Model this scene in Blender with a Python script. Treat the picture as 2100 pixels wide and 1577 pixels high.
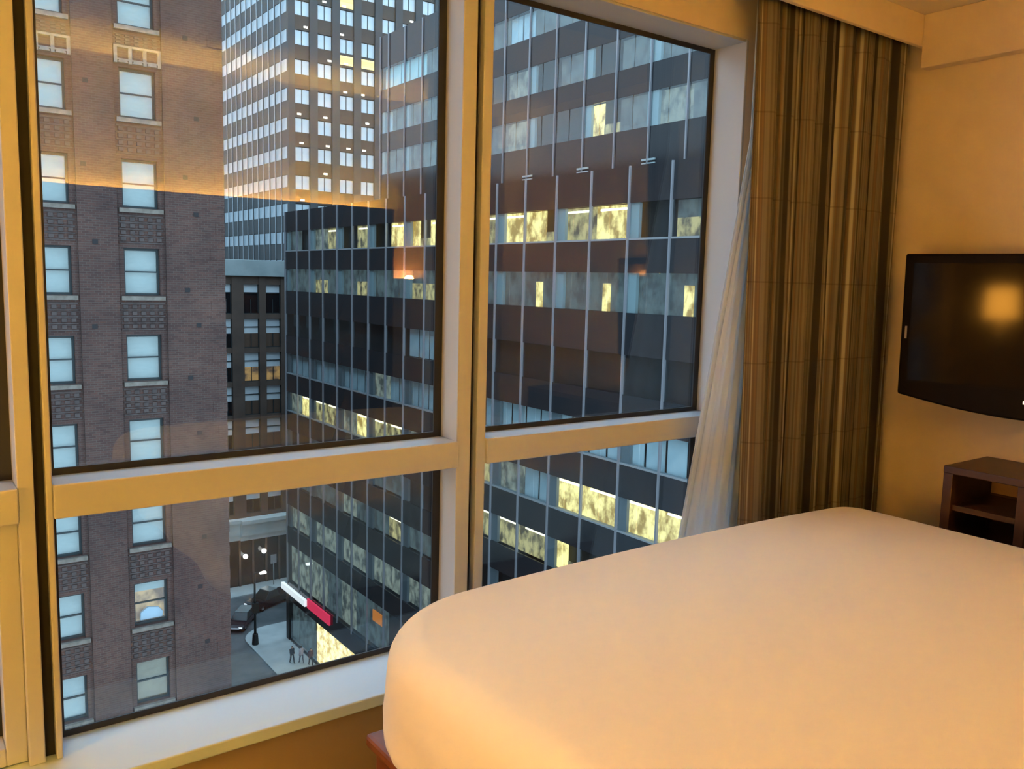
import bpy, bmesh, math, random
from mathutils import Matrix, Vector
random.seed(7)
scene = bpy.context.scene
COL = scene.collection
for o in list(bpy.data.objects):
    bpy.data.objects.remove(o)

# ------------------------------------------------------------------ camera
F_PX = 1740.0
def unit(v):
    v = Vector(v); v.normalize(); return v
# axes of the place seen in image axes (x right, y down, z forward)
up = -unit((690 - 1050, 15000 - 788.5, F_PX))
ax = unit((3450 - 1050, 638 - 788.5, F_PX)); ax = unit(ax - up * ax.dot(up))
ay = up.cross(ax)
right = Vector((ax[0], ay[0], up[0])); down = Vector((ax[1], ay[1], up[1])); fwd = Vector((ax[2], ay[2], up[2]))
cam = bpy.data.cameras.new('camera'); cam_o = bpy.data.objects.new('camera', cam); COL.objects.link(cam_o)
m = Matrix((right, -down, -fwd)).transposed().to_4x4(); m.translation = (0, 0, 1.5)
cam_o.matrix_world = m
cam.sensor_fit = 'HORIZONTAL'; cam.sensor_width = 36; cam.lens = F_PX * 36 / 2100
cam.clip_start = 0.02; cam.clip_end = 1000
scene.camera = cam_o

# ------------------------------------------------------------------ view, world
vs = scene.view_settings
vs.view_transform = 'Standard'; vs.look = 'None'; vs.exposure = 0.0; vs.gamma = 1.0; vs.use_curve_mapping = False
w = bpy.data.worlds.new('dusk_overcast'); scene.world = w; w.use_nodes = True
wn = w.node_tree.nodes; wl = w.node_tree.links
bgn = wn['Background']
wg = wn.new('ShaderNodeTexCoord'); wsx = wn.new('ShaderNodeSeparateXYZ'); wr = wn.new('ShaderNodeValToRGB')
wl.new(wg.outputs['Generated'], wsx.inputs[0]); wl.new(wsx.outputs['Z'], wr.inputs[0])
wr.color_ramp.elements[0].position = 0.0; wr.color_ramp.elements[0].color = (.56, .72, .86, 1)
wr.color_ramp.elements[1].position = 0.6; wr.color_ramp.elements[1].color = (.50, .74, .98, 1)
wl.new(wr.outputs[0], bgn.inputs[0]); bgn.inputs[1].default_value = 2.4
scene.cycles.use_denoising = True
scene.cycles.max_bounces = 10; scene.cycles.transparent_max_bounces = 24
scene.cycles.sample_clamp_indirect = 60.0
scene.cycles.caustics_reflective = False; scene.cycles.caustics_refractive = False
WARM = (1.0, .54, .075)

# ------------------------------------------------------------------ materials
MATS = {}
def mat(name, col=(.8, .8, .8), rough=.6, metal=0.0, spec=.5, emit=None, es=0.0):
    if name in MATS: return MATS[name]
    M = bpy.data.materials.new(name); M.use_nodes = True
    b = M.node_tree.nodes['Principled BSDF']
    b.inputs['Base Color'].default_value = (*col, 1); b.inputs['Roughness'].default_value = rough
    b.inputs['Metallic'].default_value = metal; b.inputs['Specular IOR Level'].default_value = spec
    if emit: b.inputs['Emission Color'].default_value = (*emit, 1); b.inputs['Emission Strength'].default_value = es
    MATS[name] = M; return M
def nd(M): return M.node_tree.nodes, M.node_tree.links, M.node_tree.nodes['Principled BSDF']
def noisy(name, c1, c2, scale=(5, 5, 5), detail=4, rough=.7, bump=0.0, lo=.35, hi=.65, spec=.4, coord='Object', bscale=None):
    M = mat(name, c1, rough, spec=spec); n, l, b = nd(M)
    tc = n.new('ShaderNodeTexCoord'); mp = n.new('ShaderNodeMapping'); mp.inputs['Scale'].default_value = scale
    l.new(tc.outputs[coord], mp.inputs[0])
    t = n.new('ShaderNodeTexNoise'); t.inputs['Scale'].default_value = 1; t.inputs['Detail'].default_value = detail
    l.new(mp.outputs[0], t.inputs[0])
    r = n.new('ShaderNodeValToRGB'); r.color_ramp.elements[0].position = lo; r.color_ramp.elements[1].position = hi
    r.color_ramp.elements[0].color = (*c1, 1); r.color_ramp.elements[1].color = (*c2, 1)
    l.new(t.outputs[0], r.inputs[0]); l.new(r.outputs[0], b.inputs['Base Color'])
    if bump:
        bp = n.new('ShaderNodeBump'); bp.inputs['Strength'].default_value = bump; bp.inputs['Distance'].default_value = .01
        l.new(t.outputs[0], bp.inputs['Height']); l.new(bp.outputs[0], b.inputs['Normal'])
    return M
def glass(name, tint=(1, 1, 1), base=.04, edge=.5, rcol=(1, 1, 1), rough=0.0):
    M = bpy.data.materials.new(name); M.use_nodes = True; n = M.node_tree.nodes; l = M.node_tree.links
    n.remove(n['Principled BSDF']); out = n['Material Output']
    tr = n.new('ShaderNodeBsdfTransparent'); tr.inputs[0].default_value = (*tint, 1)
    gl = n.new('ShaderNodeBsdfGlossy'); gl.inputs['Color'].default_value = (*rcol, 1); gl.inputs['Roughness'].default_value = rough
    lw = n.new('ShaderNodeLayerWeight'); lw.inputs[0].default_value = .5
    p = n.new('ShaderNodeMath'); p.operation = 'POWER'; p.inputs[1].default_value = 4; l.new(lw.outputs['Facing'], p.inputs[0])
    q = n.new('ShaderNodeMath'); q.operation = 'MULTIPLY_ADD'; q.inputs[1].default_value = edge; q.inputs[2].default_value = base
    l.new(p.outputs[0], q.inputs[0])
    mx = n.new('ShaderNodeMixShader'); l.new(q.outputs[0], mx.inputs[0]); l.new(tr.outputs[0], mx.inputs[1]); l.new(gl.outputs[0], mx.inputs[2])
    l.new(mx.outputs[0], out.inputs[0]); MATS[name] = M; return M
def lit_room(name, c_hi, c_lo, strength, sc=(.0, 1.6, 1.1), seed=0.0, lo=.38, hi=.6):
    """interior of a lit office or room: shelves, furniture and bright walls in blotches"""
    M = mat(name, (.1, .1, .1), .9); n, l, b = nd(M)
    tc = n.new('ShaderNodeTexCoord'); ge = n.new('ShaderNodeNewGeometry')
    mp = n.new('ShaderNodeMapping'); mp.inputs['Scale'].default_value = sc; mp.inputs['Location'].default_value = (seed, seed * 2, 0)
    l.new(ge.outputs['Position'], mp.inputs[0])
    t = n.new('ShaderNodeTexNoise'); t.inputs['Scale'].default_value = 1; t.inputs['Detail'].default_value = 3; t.inputs['Roughness'].default_value = .6
    l.new(mp.outputs[0], t.inputs[0])
    r = n.new('ShaderNodeValToRGB'); r.color_ramp.elements[0].position = lo; r.color_ramp.elements[1].position = hi
    r.color_ramp.elements[0].color = (*c_lo, 1); r.color_ramp.elements[1].color = (*c_hi, 1)
    l.new(t.outputs[0], r.inputs[0]); l.new(r.outputs[0], b.inputs['Emission Color']); b.inputs['Emission Strength'].default_value = strength
    return M

M_wall = noisy('warm_plaster', (.66, .58, .47), (.69, .61, .50), (9, 9, 9), rough=.8)
M_ceil = noisy('ceiling_paint', (.72, .66, .56), (.74, .68, .58), (6, 6, 6), rough=.85)
M_frame = mat('window_frame_paint', (.45, .49, .535), .42)
M_gap = mat('dark_joint', (.012, .009, .006), .7)
M_seal = mat('black_gasket', (.012, .013, .015), .5)
M_glass = glass('window_glass', (.96, .98, .98), .043, .5)
M_carpet = noisy('carpet', (.10, .06, .03), (.16, .10, .055), (40, 40, 40), rough=.95, bump=.4)
M_sheet = noisy('white_cotton', (.83, .79, .70), (.84, .80, .71), (30, 30, 30), rough=.85, spec=.2)
nd(M_sheet)[2].inputs['Sheen Weight'].default_value = .8; nd(M_sheet)[2].inputs['Sheen Roughness'].default_value = .4
def wood(name, c1, c2, rough=.4, sc=(1.5, 14, 14)):
    return noisy(name, c1, c2, sc, 6, rough, lo=.3, hi=.7)
M_bedwood = wood('reddish_bed_wood', (.13, .04, .018), (.22, .075, .03))
M_dark = wood('dark_walnut', (.05, .022, .012), (.085, .038, .02), .38, (14, 1.5, 14))
M_cutout = mat('cutout_wall_brown', (.42, .25, .17), .5)
M_black = mat('black_plastic', (.006, .005, .005), .45, spec=.06)
M_screen = mat('tv_screen', (.006, .0055, .005), .085, spec=.18)
M_chrome = mat('brushed_metal', (.55, .55, .55), .3, 1.0)

def brick_mat():
    M = mat('brown_brick', (.12, .08, .07), .85, spec=.2); n, l, b = nd(M)
    tc = n.new('ShaderNodeTexCoord'); mp = n.new('ShaderNodeMapping'); ge = n.new('ShaderNodeNewGeometry')
    sx = n.new('ShaderNodeSeparateXYZ'); l.new(ge.outputs['Position'], sx.inputs[0])
    ad = n.new('ShaderNodeMath'); ad.operation = 'ADD'; l.new(sx.outputs[0], ad.inputs[0]); l.new(sx.outputs[1], ad.inputs[1])
    cb = n.new('ShaderNodeCombineXYZ'); l.new(ad.outputs[0], cb.inputs[0]); l.new(sx.outputs[2], cb.inputs[1])
    br = n.new('ShaderNodeTexBrick'); br.inputs['Scale'].default_value = 1.0
    br.inputs['Brick Width'].default_value = .24; br.inputs['Row Height'].default_value = .085; br.inputs['Mortar Size'].default_value = .008
    br.inputs['Color1'].default_value = (.110, .066, .056, 1); br.inputs['Color2'].default_value = (.078, .049, .044, 1); br.inputs['Mortar'].default_value = (.115, .097, .088, 1)
    l.new(cb.outputs[0], br.inputs['Vector'])
    t = n.new('ShaderNodeTexNoise'); t.inputs['Scale'].default_value = .55; t.inputs['Detail'].default_value = 6; l.new(ge.outputs['Position'], t.inputs[0])
    r = n.new('ShaderNodeValToRGB'); r.color_ramp.elements[0].position = .3; r.color_ramp.elements[1].position = .75
    r.color_ramp.elements[0].color = (.72, .72, .76, 1); r.color_ramp.elements[1].color = (1.25, 1.15, 1.1, 1); l.new(t.outputs[0], r.inputs[0])
    mx = n.new('ShaderNodeMix'); mx.data_type = 'RGBA'; mx.blend_type = 'MULTIPLY'; mx.inputs[0].default_value = 1
    l.new(br.outputs[0], mx.inputs[6]); l.new(r.outputs[0], mx.inputs[7]); l.new(mx.outputs[2], b.inputs['Base Color'])
    bp = n.new('ShaderNodeBump'); bp.inputs['Strength'].default_value = .4; bp.inputs['Distance'].default_value = .02
    l.new(br.outputs['Fac'], bp.inputs['Height']); bp.invert = True; l.new(bp.outputs[0], b.inputs['Normal'])
    return M
M_brick = brick_mat()
M_block = noisy('grey_brown_header', (.105, .083, .078), (.066, .052, .050), (3, 3, 3), rough=.85)
M_stone = noisy('limestone', (.25, .22, .19), (.17, .15, .125), (4, 4, 4), rough=.85)
M_sash = mat('teal_black_sash', (.02, .035, .04), .5)
M_blind = noisy('white_roller_blind', (.40, .50, .51), (.47, .56, .56), (2, 2, 8), rough=.9)
M_blind_tan = noisy('tan_roller_blind', (.24, .205, .14), (.31, .275, .19), (2, 2, 4), rough=.9)
M_bpane = glass('old_window_glass', (.93, .96, .96), .05, .4)

M_spand = noisy('dark_spandrel_glass', (.024, .029, .035), (.040, .034, .035), (.12, .12, .12), rough=.12, spec=.24)
M_fin = mat('pale_metal_fin', (.30, .305, .33), .45, .2)
M_ogl = glass('office_glass', (.92, .96, .97), .05, .32, (.9, .97, 1))
M_core = mat('dark_core', (.022, .022, .025), .8)
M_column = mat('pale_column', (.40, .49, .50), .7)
M_offsill = mat('grey_sill', (.30, .32, .33), .6)
R_warm = lit_room('lit_office_bright', (1.0, .86, .34), (.30, .20, .04), 1.7, seed=1.3)
R_mid = lit_room('lit_office_mid', (.62, .55, .24), (.07, .06, .03), 1.0, seed=4.1)
R_pale = lit_room('lit_office_pale', (.40, .47, .40), (.07, .09, .085), .62, seed=7.7)
R_teal = lit_room('dim_office_teal', (.10, .15, .16), (.03, .04, .045), .75, seed=3.3)
R_shop = lit_room('lit_shop', (1.0, .88, .50), (.55, .36, .10), 2.1, (0, 1.2, 1.6), seed=9.0)
R_home = lit_room('lit_bedroom', (1.0, .72, .34), (.22, .11, .03), .62, (1.8, 0, 1.6), seed=2.2)
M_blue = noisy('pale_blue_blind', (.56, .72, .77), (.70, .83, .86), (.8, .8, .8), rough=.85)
M_cyan = noisy('cyan_sky_pane', (.60, .93, .94), (.72, .98, .98), (.8, .8, .8), rough=.8)  # sky caught in the tower panes put into the cyan colour
M_ceilamp = mat('office_ceiling_lamp', (.9, .9, .8), .5, emit=(1, .9, .62), es=2.2)
M_white_sign = mat('white_lit_sign', (.9, .9, .9), .5, emit=(.9, .97, 1), es=.75)
M_red_sign = mat('red_lit_sign', (.6, .03, .08), .5, emit=(.9, .04, .12), es=.62)
M_asphalt = noisy('wet_asphalt', (.12, .14, .145), (.19, .21, .215), (.5, .5, .5), 5, .45)
M_pave = noisy('concrete_pavement', (.52, .58, .57), (.64, .69, .67), (.6, .6, .6), 5, .8)
M_tower = noisy('grey_tower_stone', (.075, .085, .09), (.10, .108, .11), (.3, .3, .3), rough=.8)
M_tspan = noisy('brown_dark_glass', (.055, .05, .043), (.085, .07, .055), (.4, .4, .4), rough=.35)
M_tfin = mat('tower_pale_mullion', (.48, .55, .60), .5)
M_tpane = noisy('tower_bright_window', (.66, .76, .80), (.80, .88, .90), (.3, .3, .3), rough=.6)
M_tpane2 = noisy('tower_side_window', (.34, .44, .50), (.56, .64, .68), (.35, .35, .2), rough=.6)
M_podium = noisy('brown_stone', (.085, .062, .05), (.125, .09, .07), (.4, .4, .4), rough=.85)
M_parapet = noisy('grey_green_parapet', (.30, .37, .37), (.40, .47, .47), (.5, .5, .5), rough=.8)
M_cornice = noisy('pale_cornice', (.72, .75, .70), (.84, .85, .80), (.7, .7, .7), rough=.8)
M_dglass = mat('black_shop_glass', (.012, .013, .015), .15)
M_lampglow = mat('street_lamp_glow', (1, 1, 1), .5, emit=(1, .97, .9), es=6)
M_iron = mat('black_iron', (.012, .02, .022), .5, .3)

# ------------------------------------------------------------------ geometry helpers
class MB:
    def __init__(s): s.v = []; s.f = []
    def box(s, x0, x1, y0, y1, z0, z1):
        k = len(s.v)
        s.v += [(x0, y0, z0), (x1, y0, z0), (x1, y1, z0), (x0, y1, z0), (x0, y0, z1), (x1, y0, z1), (x1, y1, z1), (x0, y1, z1)]
        s.f += [tuple(k + i for i in q) for q in ((0, 3, 2, 1), (4, 5, 6, 7), (0, 1, 5, 4), (1, 2, 6, 5), (2, 3, 7, 6), (3, 0, 4, 7))]
        return s
    def cyl(s, c, r0, r1, h, n=16, axis='z'):
        k = len(s.v)
        for j, (r, t) in enumerate(((r0, 0), (r1, h))):
            for i in range(n):
                a = 2 * math.pi * i / n; u, v = r * math.cos(a), r * math.sin(a)
                s.v.append({'z': (c[0] + u, c[1] + v, c[2] + t), 'x': (c[0] + t, c[1] + u, c[2] + v), 'y': (c[0] + u, c[1] + t, c[2] + v)}[axis])
        for i in range(n): s.f.append((k + i, k + (i + 1) % n, k + n + (i + 1) % n, k + n + i))
        s.f.append(tuple(k + n - 1 - i for i in range(n))); s.f.append(tuple(k + n + i for i in range(n)))
        return s
    def poly_extrude(s, pts, axis, a, b):
        """closed outline pts (2D) swept from a to b along axis"""
        k = len(s.v); n = len(pts)
        for t in (a, b):
            for p in pts:
                s.v.append({'x': (t, p[0], p[1]), 'y': (p[0], t, p[1]), 'z': (p[0], p[1], t)}[axis])
        for i in range(n): s.f.append((k + i, k + (i + 1) % n, k + n + (i + 1) % n, k + n + i))
        s.f.append(tuple(k + n - 1 - i for i in range(n))); s.f.append(tuple(k + n + i for i in range(n)))
        return s
    def mesh(s, name, M=None, smooth=False):
        me = bpy.data.meshes.new(name); me.from_pydata(s.v, [], s.f)
        bm = bmesh.new(); bm.from_mesh(me); bmesh.ops.recalc_face_normals(bm, faces=bm.faces); bm.to_mesh(me); bm.free()
        if M: me.materials.append(M)
        if smooth:
            for p in me.polygons: p.use_smooth = True
        return me
    def obj(s, name, M, parent=None, bevel=0.0, smooth=False, loc=None):
        o = bpy.data.objects.new(name, s.mesh(name, M, smooth)); COL.objects.link(o); o.parent = parent
        if loc: o.location = loc
        if bevel:
            b = o.modifiers.new('bevel', 'BEVEL'); b.width = bevel; b.segments = 2; b.limit_method = 'ANGLE'
        return o
CACHE = {}
def boxobj(name, x0, x1, y0, y1, z0, z1, M, parent=None, bevel=0.0):
    """a box part; alike boxes share their mesh"""
    key = (name, round(x1 - x0, 4), round(y1 - y0, 4), round(z1 - z0, 4), M.name)
    if key not in CACHE:
        CACHE[key] = MB().box(-(x1 - x0) / 2, (x1 - x0) / 2, -(y1 - y0) / 2, (y1 - y0) / 2, -(z1 - z0) / 2, (z1 - z0) / 2).mesh(name, M)
    o = bpy.data.objects.new(name, CACHE[key]); COL.objects.link(o)
    base = Vector((0, 0, 0))
    p = parent
    while p is not None:
        base += p.location; p = p.parent
    o.parent = parent
    o.location = Vector(((x0 + x1) / 2, (y0 + y1) / 2, (z0 + z1) / 2)) - base
    if bevel:
        b = o.modifiers.new('bevel', 'BEVEL'); b.width = bevel; b.segments = 2; b.limit_method = 'ANGLE'
    return o
def tag(o, label=None, cat=None, group=None, kind=None):
    if label: o['label'] = label
    if cat: o['category'] = cat
    if group: o['group'] = group
    if kind: o['kind'] = kind
    return o
def empty(name, loc=(0, 0, 0)):
    o = bpy.data.objects.new(name, None); COL.objects.link(o); o.location = loc; o.empty_display_size = .1; return o
def struct(o, label, cat): return tag(o, label, cat, kind='structure')

# ================================================================== THE ROOM
GY = 2.30          # glass plane
FY = 2.195         # inner face of mullions and transom
WY = 2.14          # inner face of the wall round the window
XW = 3.52          # wall with the television
XL = -2.6; YB = -.36; ZC = 2.617
MOD = 1.205        # window module
JX = 2.605         # right jamb
struct(MB().box(XL - .1, XW + .1, YB - .1, 2.42, -.12, 0).obj('floor', M_carpet), 'brown carpeted bedroom floor', 'floor')
struct(MB().box(XL - .1, XW + .1, YB - .1, 2.42, ZC, ZC + .15).obj('ceiling', M_ceil), 'cream bedroom ceiling above the curtain pelmet', 'ceiling')
wr_ = struct(MB().box(XW, XW + .12, YB, 2.42, 0, ZC).obj('wall_right', M_wall), 'tan wall behind the television', 'wall')
struct(MB().box(XL - .12, XL, YB, 2.42, 0, ZC).obj('wall_left', M_wall), 'tan wall at the far left of the bedroom', 'wall')
struct(MB().box(XL, XW, YB - .12, YB, 0, ZC).obj('wall_back', M_wall), 'tan wall behind the bed head', 'wall')
wf = MB()
wf.box(XL, XW, WY, GY + .004, 2.405, ZC)                 # lintel
wf.box(JX, XW, WY, GY + .004, 0, 2.405)                  # right of the window
wf.box(XL, -.95 - .06, WY, GY + .004, 0, 2.405)
struct(wf.obj('wall_front', M_wall), 'tan wall round the big window', 'wall')
tr1 = struct(MB().box(XL, XW, 1.95, 1.972, 2.492, ZC).obj('trim_1', M_wall, bevel=.003), 'cream pelmet board hiding the curtain track', 'pelmet')
tr2 = struct(MB().box(XW - .06, XW, YB, 1.95, 2.405, ZC).obj('trim_2', M_wall, bevel=.004), 'shallow beam along the top of the television wall', 'beam')
tr3 = struct(MB().box(-1.01, JX, 2.058, GY - .004, .285, .319).obj('trim_3', mat('skylight_blue_sill', (.50, .65, .80), .4), bevel=.004), 'pale window sill ledge under the panes', 'sill')  # bluish skylight on the ledge put into its paint colour
struct(MB().box(XW - .014, XW, YB, 2.42 - .28, 0, .09).obj('baseboard_right', M_frame, bevel=.003), 'painted baseboard under the television', 'baseboard')

def window_unit(n, x0, x1, label, vent=False):
    """one framed unit: stiles, head, transom, sill rail, gaskets and two panes"""
    r = struct(empty('window_%d' % n, (x0, GY, .319)), label, 'window')
    o = Vector((x0, GY, .319))
    def bx(nm, a, b, c, d, e, f, M, bev=.003, par=r):
        return boxobj(nm, a, b, c, d, e, f, M, par, bev)
    gx0, gx1 = x0 + .012, x1 - .012
    L = gx0 + .034; Rr = gx1 - (.05 if n == 2 else .034)
    if n == 3: Rr = gx1
    if n == 2: L = .282
    bx('stile', gx0, L, FY, GY + .004, .319, 2.405, M_frame)
    bx('stile', Rr, gx1, FY, GY + .004, .319, 2.405, M_frame) if n < 3 else bx('stile', gx1 - .004, gx1 + .01, WY, GY + .004, .319, 2.405, M_frame)
    if n == 3: Rr = gx1 - .004
    bx('transom', L, Rr, FY - .012, GY + .004, .918, 1.0, M_frame)
    bx('head_rail', L, Rr, WY + .004, GY + .004, 2.396, 2.405, M_frame)
    bx('sill_rail', L, Rr, GY - .004, GY + .004, .285, .322, M_frame)
    for nm, za, zb, tv in (('upper_pane', 1.0, 2.396, 0), ('lower_pane', .322, .918, 1)):
        a, b = L, Rr
        if vent and tv:
            sf = .045
            for q in ((a, a + sf, za, zb), (b - sf, b, za, zb), (a + sf, b - sf, za, za + sf), (a + sf, b - sf, zb - sf, zb)):
                bx('vent_frame', q[0], q[1], FY + .025, GY + .004, q[2], q[3], M_frame)
            a, b, za, zb = a + sf, b - sf, za + sf, zb - sf
        p = boxobj(nm, a, b, GY - .003, GY + .003, za, zb, M_glass, r)
        g = .017
        for q in ((a, a + g, za, zb), (b - g * 1.6, b, za, zb), (a + g, b - g * 1.6, za, za + g), (a + g, b - g * 1.6, zb - g, zb)):
            bx('gasket', q[0], q[1], GY - .009, GY - .0035, q[2], q[3], M_seal, 0, p)
    return r
struct(MB().box(-1.01, JX, 2.085, GY + .004, 0, .285).obj('trim_6', mat('shade_brown_apron', (.34, .27, .19), .6)), 'wall apron below the window sill, coloured darker for shade', 'panel')  # wall apron; shade under the ledge put into the darker colour
window_unit(1, .256 - MOD, .256, 'white framed window unit at the left edge, with vent sash below', True)
window_unit(2, .256, 1.461, 'middle white framed window unit facing the brick building')
window_unit(3, 1.461, JX + .012, 'white framed window unit beside the curtains')
struct(MB().box(.243, .269, FY + .03, GY + .05, .319, 2.405).obj('trim_4', M_gap), 'dark joint between the left and middle window units', 'joint')
struct(MB().box(1.4485, 1.4735, FY + .03, GY + .05, .319, 2.405).obj('trim_5', M_gap), 'dark joint between the middle and right window units', 'joint')

# ------------------------------------------------------------------ bed
BX0, BX1, BY0, BY1 = .875, 3.035, -.22, 1.885
bed = tag(empty('bed', ((BX0 + BX1) / 2, (BY0 + BY1) / 2, 0)), 'wide bed with smooth white cover on a reddish wood base', 'bed')
bl = bed.location
def rounded_mattress():
    """smooth rounded slab, crowned on top, tucked in at the bottom, with tuck folds on its sides"""
    v = []; f = []
    cx, cy = (BX0 + BX1) / 2, (BY0 + BY1) / 2; hx, hy = (BX1 - BX0) / 2, (BY1 - BY0) / 2
    N = 176
    prof = []                                         # (inset, z) from bottom edge to top
    z0, z1 = .335, .665; rt, rb = .085, .10
    for i in range(8):
        a = math.pi / 2 * i / 7; prof.append((rb * (1 - math.sin(a)), z0 + rb * (1 - math.cos(a))))
    for i in range(1, 4): prof.append((-.006 * math.sin(math.pi * i / 4), z0 + rb + (z1 - rt - z0 - rb) * i / 4))
    for i in range(9):
        a = math.pi / 2 * i / 8; prof.append((rt * (1 - math.cos(a)), z1 - rt + rt * math.sin(a)))
    for s in (.17, .26, .4, .58, .78, .95): prof.append((s, z1))
    def outline(ins):
        a, b = max(hx - ins, .02), max(hy - ins, .01); pts = []
        rad = [min(max(q - ins * .8, .012), a, b) for q in (.13, .31, .2, .2)]     # far foot, near foot, near head, far head
        cn = [(a - rad[0], b - rad[0]), (-(a - rad[1]), b - rad[1]), (-(a - rad[2]), -(b - rad[2])), (a - rad[3], -(b - rad[3]))]
        st_ = [(a, -(b - rad[3])), (a - rad[0], b), (-a, b - rad[1]), (-(a - rad[2]), -b)]
        en_ = [(a, b - rad[0]), (-(a - rad[1]), b), (-a, -(b - rad[2])), (a - rad[3], -b)]
        for q in range(4):
            for i in range(32): t = i / 32; pts.append((st_[q][0] + (en_[q][0] - st_[q][0]) * t, st_[q][1] + (en_[q][1] - st_[q][1]) * t))
            for i in range(12):
                t = math.radians(90 * q + 90 * i / 12); pts.append((cn[q][0] + rad[q] * math.cos(t), cn[q][1] + rad[q] * math.sin(t)))
        return pts
    n = None
    for ins, z in prof:
        pts = outline(ins); n = len(pts)
        for i, (x, y) in enumerate(pts):
            d = max(0.0, 1 - max(abs(x) / hx, abs(y) / hy))
            cz = z + (.045 * (1 - (x / hx) ** 2) * (1 - .5 * (y / hy) ** 2) if z > .5 else 0) * min(1, (z - .5) / .155 if z > .5 else 0)
            cz -= .012 * math.exp(-((x + .1) ** 2 + (y - .2) ** 2) / .25) if z > .6 else 0
            # slanting tuck folds low on the sides
            if z < .56:
                fo = (.56 - z) / .22; s = i * .62 + z * 34
                q = .013 * fo * (math.sin(s) + .6 * math.sin(s * .43 + 1.7))
                l = math.hypot(x, y); x -= x / l * q; y -= y / l * q
            v.append((cx + x - bl.x, cy + y - bl.y, cz))
    for j in range(len(prof) - 1):
        for i in range(n): f.append((j * n + i, j * n + (i + 1) % n, (j + 1) * n + (i + 1) % n, (j + 1) * n + i))
    v.append((cx - bl.x, cy - bl.y, .70)); t = len(v) - 1; j = len(prof) - 1
    for i in range(n): f.append((j * n + i, j * n + (i + 1) % n, t))
    f.append(tuple(range(n - 1, -1, -1)))
    mb = MB(); mb.v = v; mb.f = f; return mb
mt = rounded_mattress().obj('mattress_cover', M_sheet, bed, smooth=True)
bb = MB(); bb.box(.935 - bl.x, 2.985 - bl.x, BY0 - bl.y, 1.83 - bl.y, .05, .325)
base = bb.obj('base', M_bedwood, bed, .012)
boxobj('base_rim', .915, 3.0, BY0, 1.845, .315, .35, M_bedwood, bed, .01)
for x in (1.02, 2.9):
    for y in (-.1, 1.72): boxobj('foot', x - .04, x + .04, y - .04, y + .04, 0, .05, M_black, bed)
# headboard panel with a light cove along its top
hb = tag(empty('headboard_panel', (1.2, -.32, 0)), 'dark wood headboard panel with a warm light cove along its top', 'headboard')
boxobj('panel', -.45, 2.60, -.300, -.262, .02, 1.93, M_dark, hb, .003)
boxobj('cove_floor', -.45, 2.60, YB + .002, -.301, 1.86, 1.872, M_dark, hb)
boxobj('light_strip', -.40, 2.56, YB + .012, YB + .034, 1.873, 1.882, mat('led_strip', (1, 1, 1), .5, emit=WARM, es=8), hb)
def area(name, loc, sx, sy, power, parent, rot=(math.pi, 0, 0), col=WARM):
    l = bpy.data.lights.new(name, 'AREA'); l.shape = 'RECTANGLE'; l.size = sx; l.size_y = sy; l.energy = power; l.color = col
    o = bpy.data.objects.new(name, l); COL.objects.link(o); o.parent = parent; o.location = Vector(loc) - parent.location; o.rotation_euler = rot; return o
def point(name, loc, r, power, parent, col=WARM):
    l = bpy.data.lights.new(name, 'POINT'); l.shadow_soft_size = r; l.energy = power; l.color = col
    o = bpy.data.objects.new(name, l); COL.objects.link(o); o.parent = parent; o.location = Vector(loc) - parent.location; return o
area('cove_light', (1.08, YB + .03, 1.886), 2.95, .02, 113, hb)
# reading sconce on the headboard
sc = tag(empty('wall_sconce', (2.73, YB, 1.44)), 'small metal uplight sconce on the wall beside the headboard', 'wall lamp')
mb = MB(); mb.box(-.09, .09, 0, .006, -.06, .055); mb.box(-.09, -.084, .006, .10, -.06, .055); mb.box(.084, .09, .006, .10, -.06, .055); mb.box(-.084, .084, .094, .10, -.06, .055); mb.box(-.084, .084, .006, .094, -.06, -.05)
mb.obj('cup', M_chrome, sc, .002)
MB().cyl((0, .05, -.05), .02, .02, .05, 12).obj('bulb', mat('sconce_bulb', (1, 1, 1), .5, emit=WARM, es=3), sc, smooth=True)
point('sconce_light', (2.73, YB + .065, 1.488), .03, 14, sc, (1, .36, .07))

# ------------------------------------------------------------------ floor lamp left of the frame (seen in the tv)
LX, LY = -.95, 1.72
fl = tag(empty('floor_lamp', (LX, LY, 0)), 'floor lamp with a glowing drum shade beside the left window', 'lamp')
MB().cyl((0, 0, 0), .14, .135, .025, 32).obj('base', M_chrome, fl, .004)
MB().cyl((0, 0, .025), .012, .012, .93, 16).obj('pole', M_chrome, fl, smooth=True)
sh = MB(); n = 40
for r_, z_ in ((.12, .94), (.105, 1.17), (.101, 1.17), (.116, .94)):
    for i in range(n): a = 2 * math.pi * i / n; sh.v.append((r_ * math.cos(a), r_ * math.sin(a), z_))
for j in range(4):
    for i in range(n): sh.f.append((j * n + i, j * n + (i + 1) % n, ((j + 1) % 4) * n + (i + 1) % n, ((j + 1) % 4) * n + i))
sh.obj('lamp_shade', mat('lit_linen_shade', (.8, .65, .4), .8, emit=(1, .40, .045), es=55), fl, smooth=True)
MB().cyl((0, 0, .95), .035, .02, .09, 16).obj('bulb', mat('bulb_glow', (1, 1, 1), .5, emit=WARM, es=30), fl, smooth=True)
point('lamp_light', (LX, LY, 1.09), .05, 5, fl)

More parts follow.
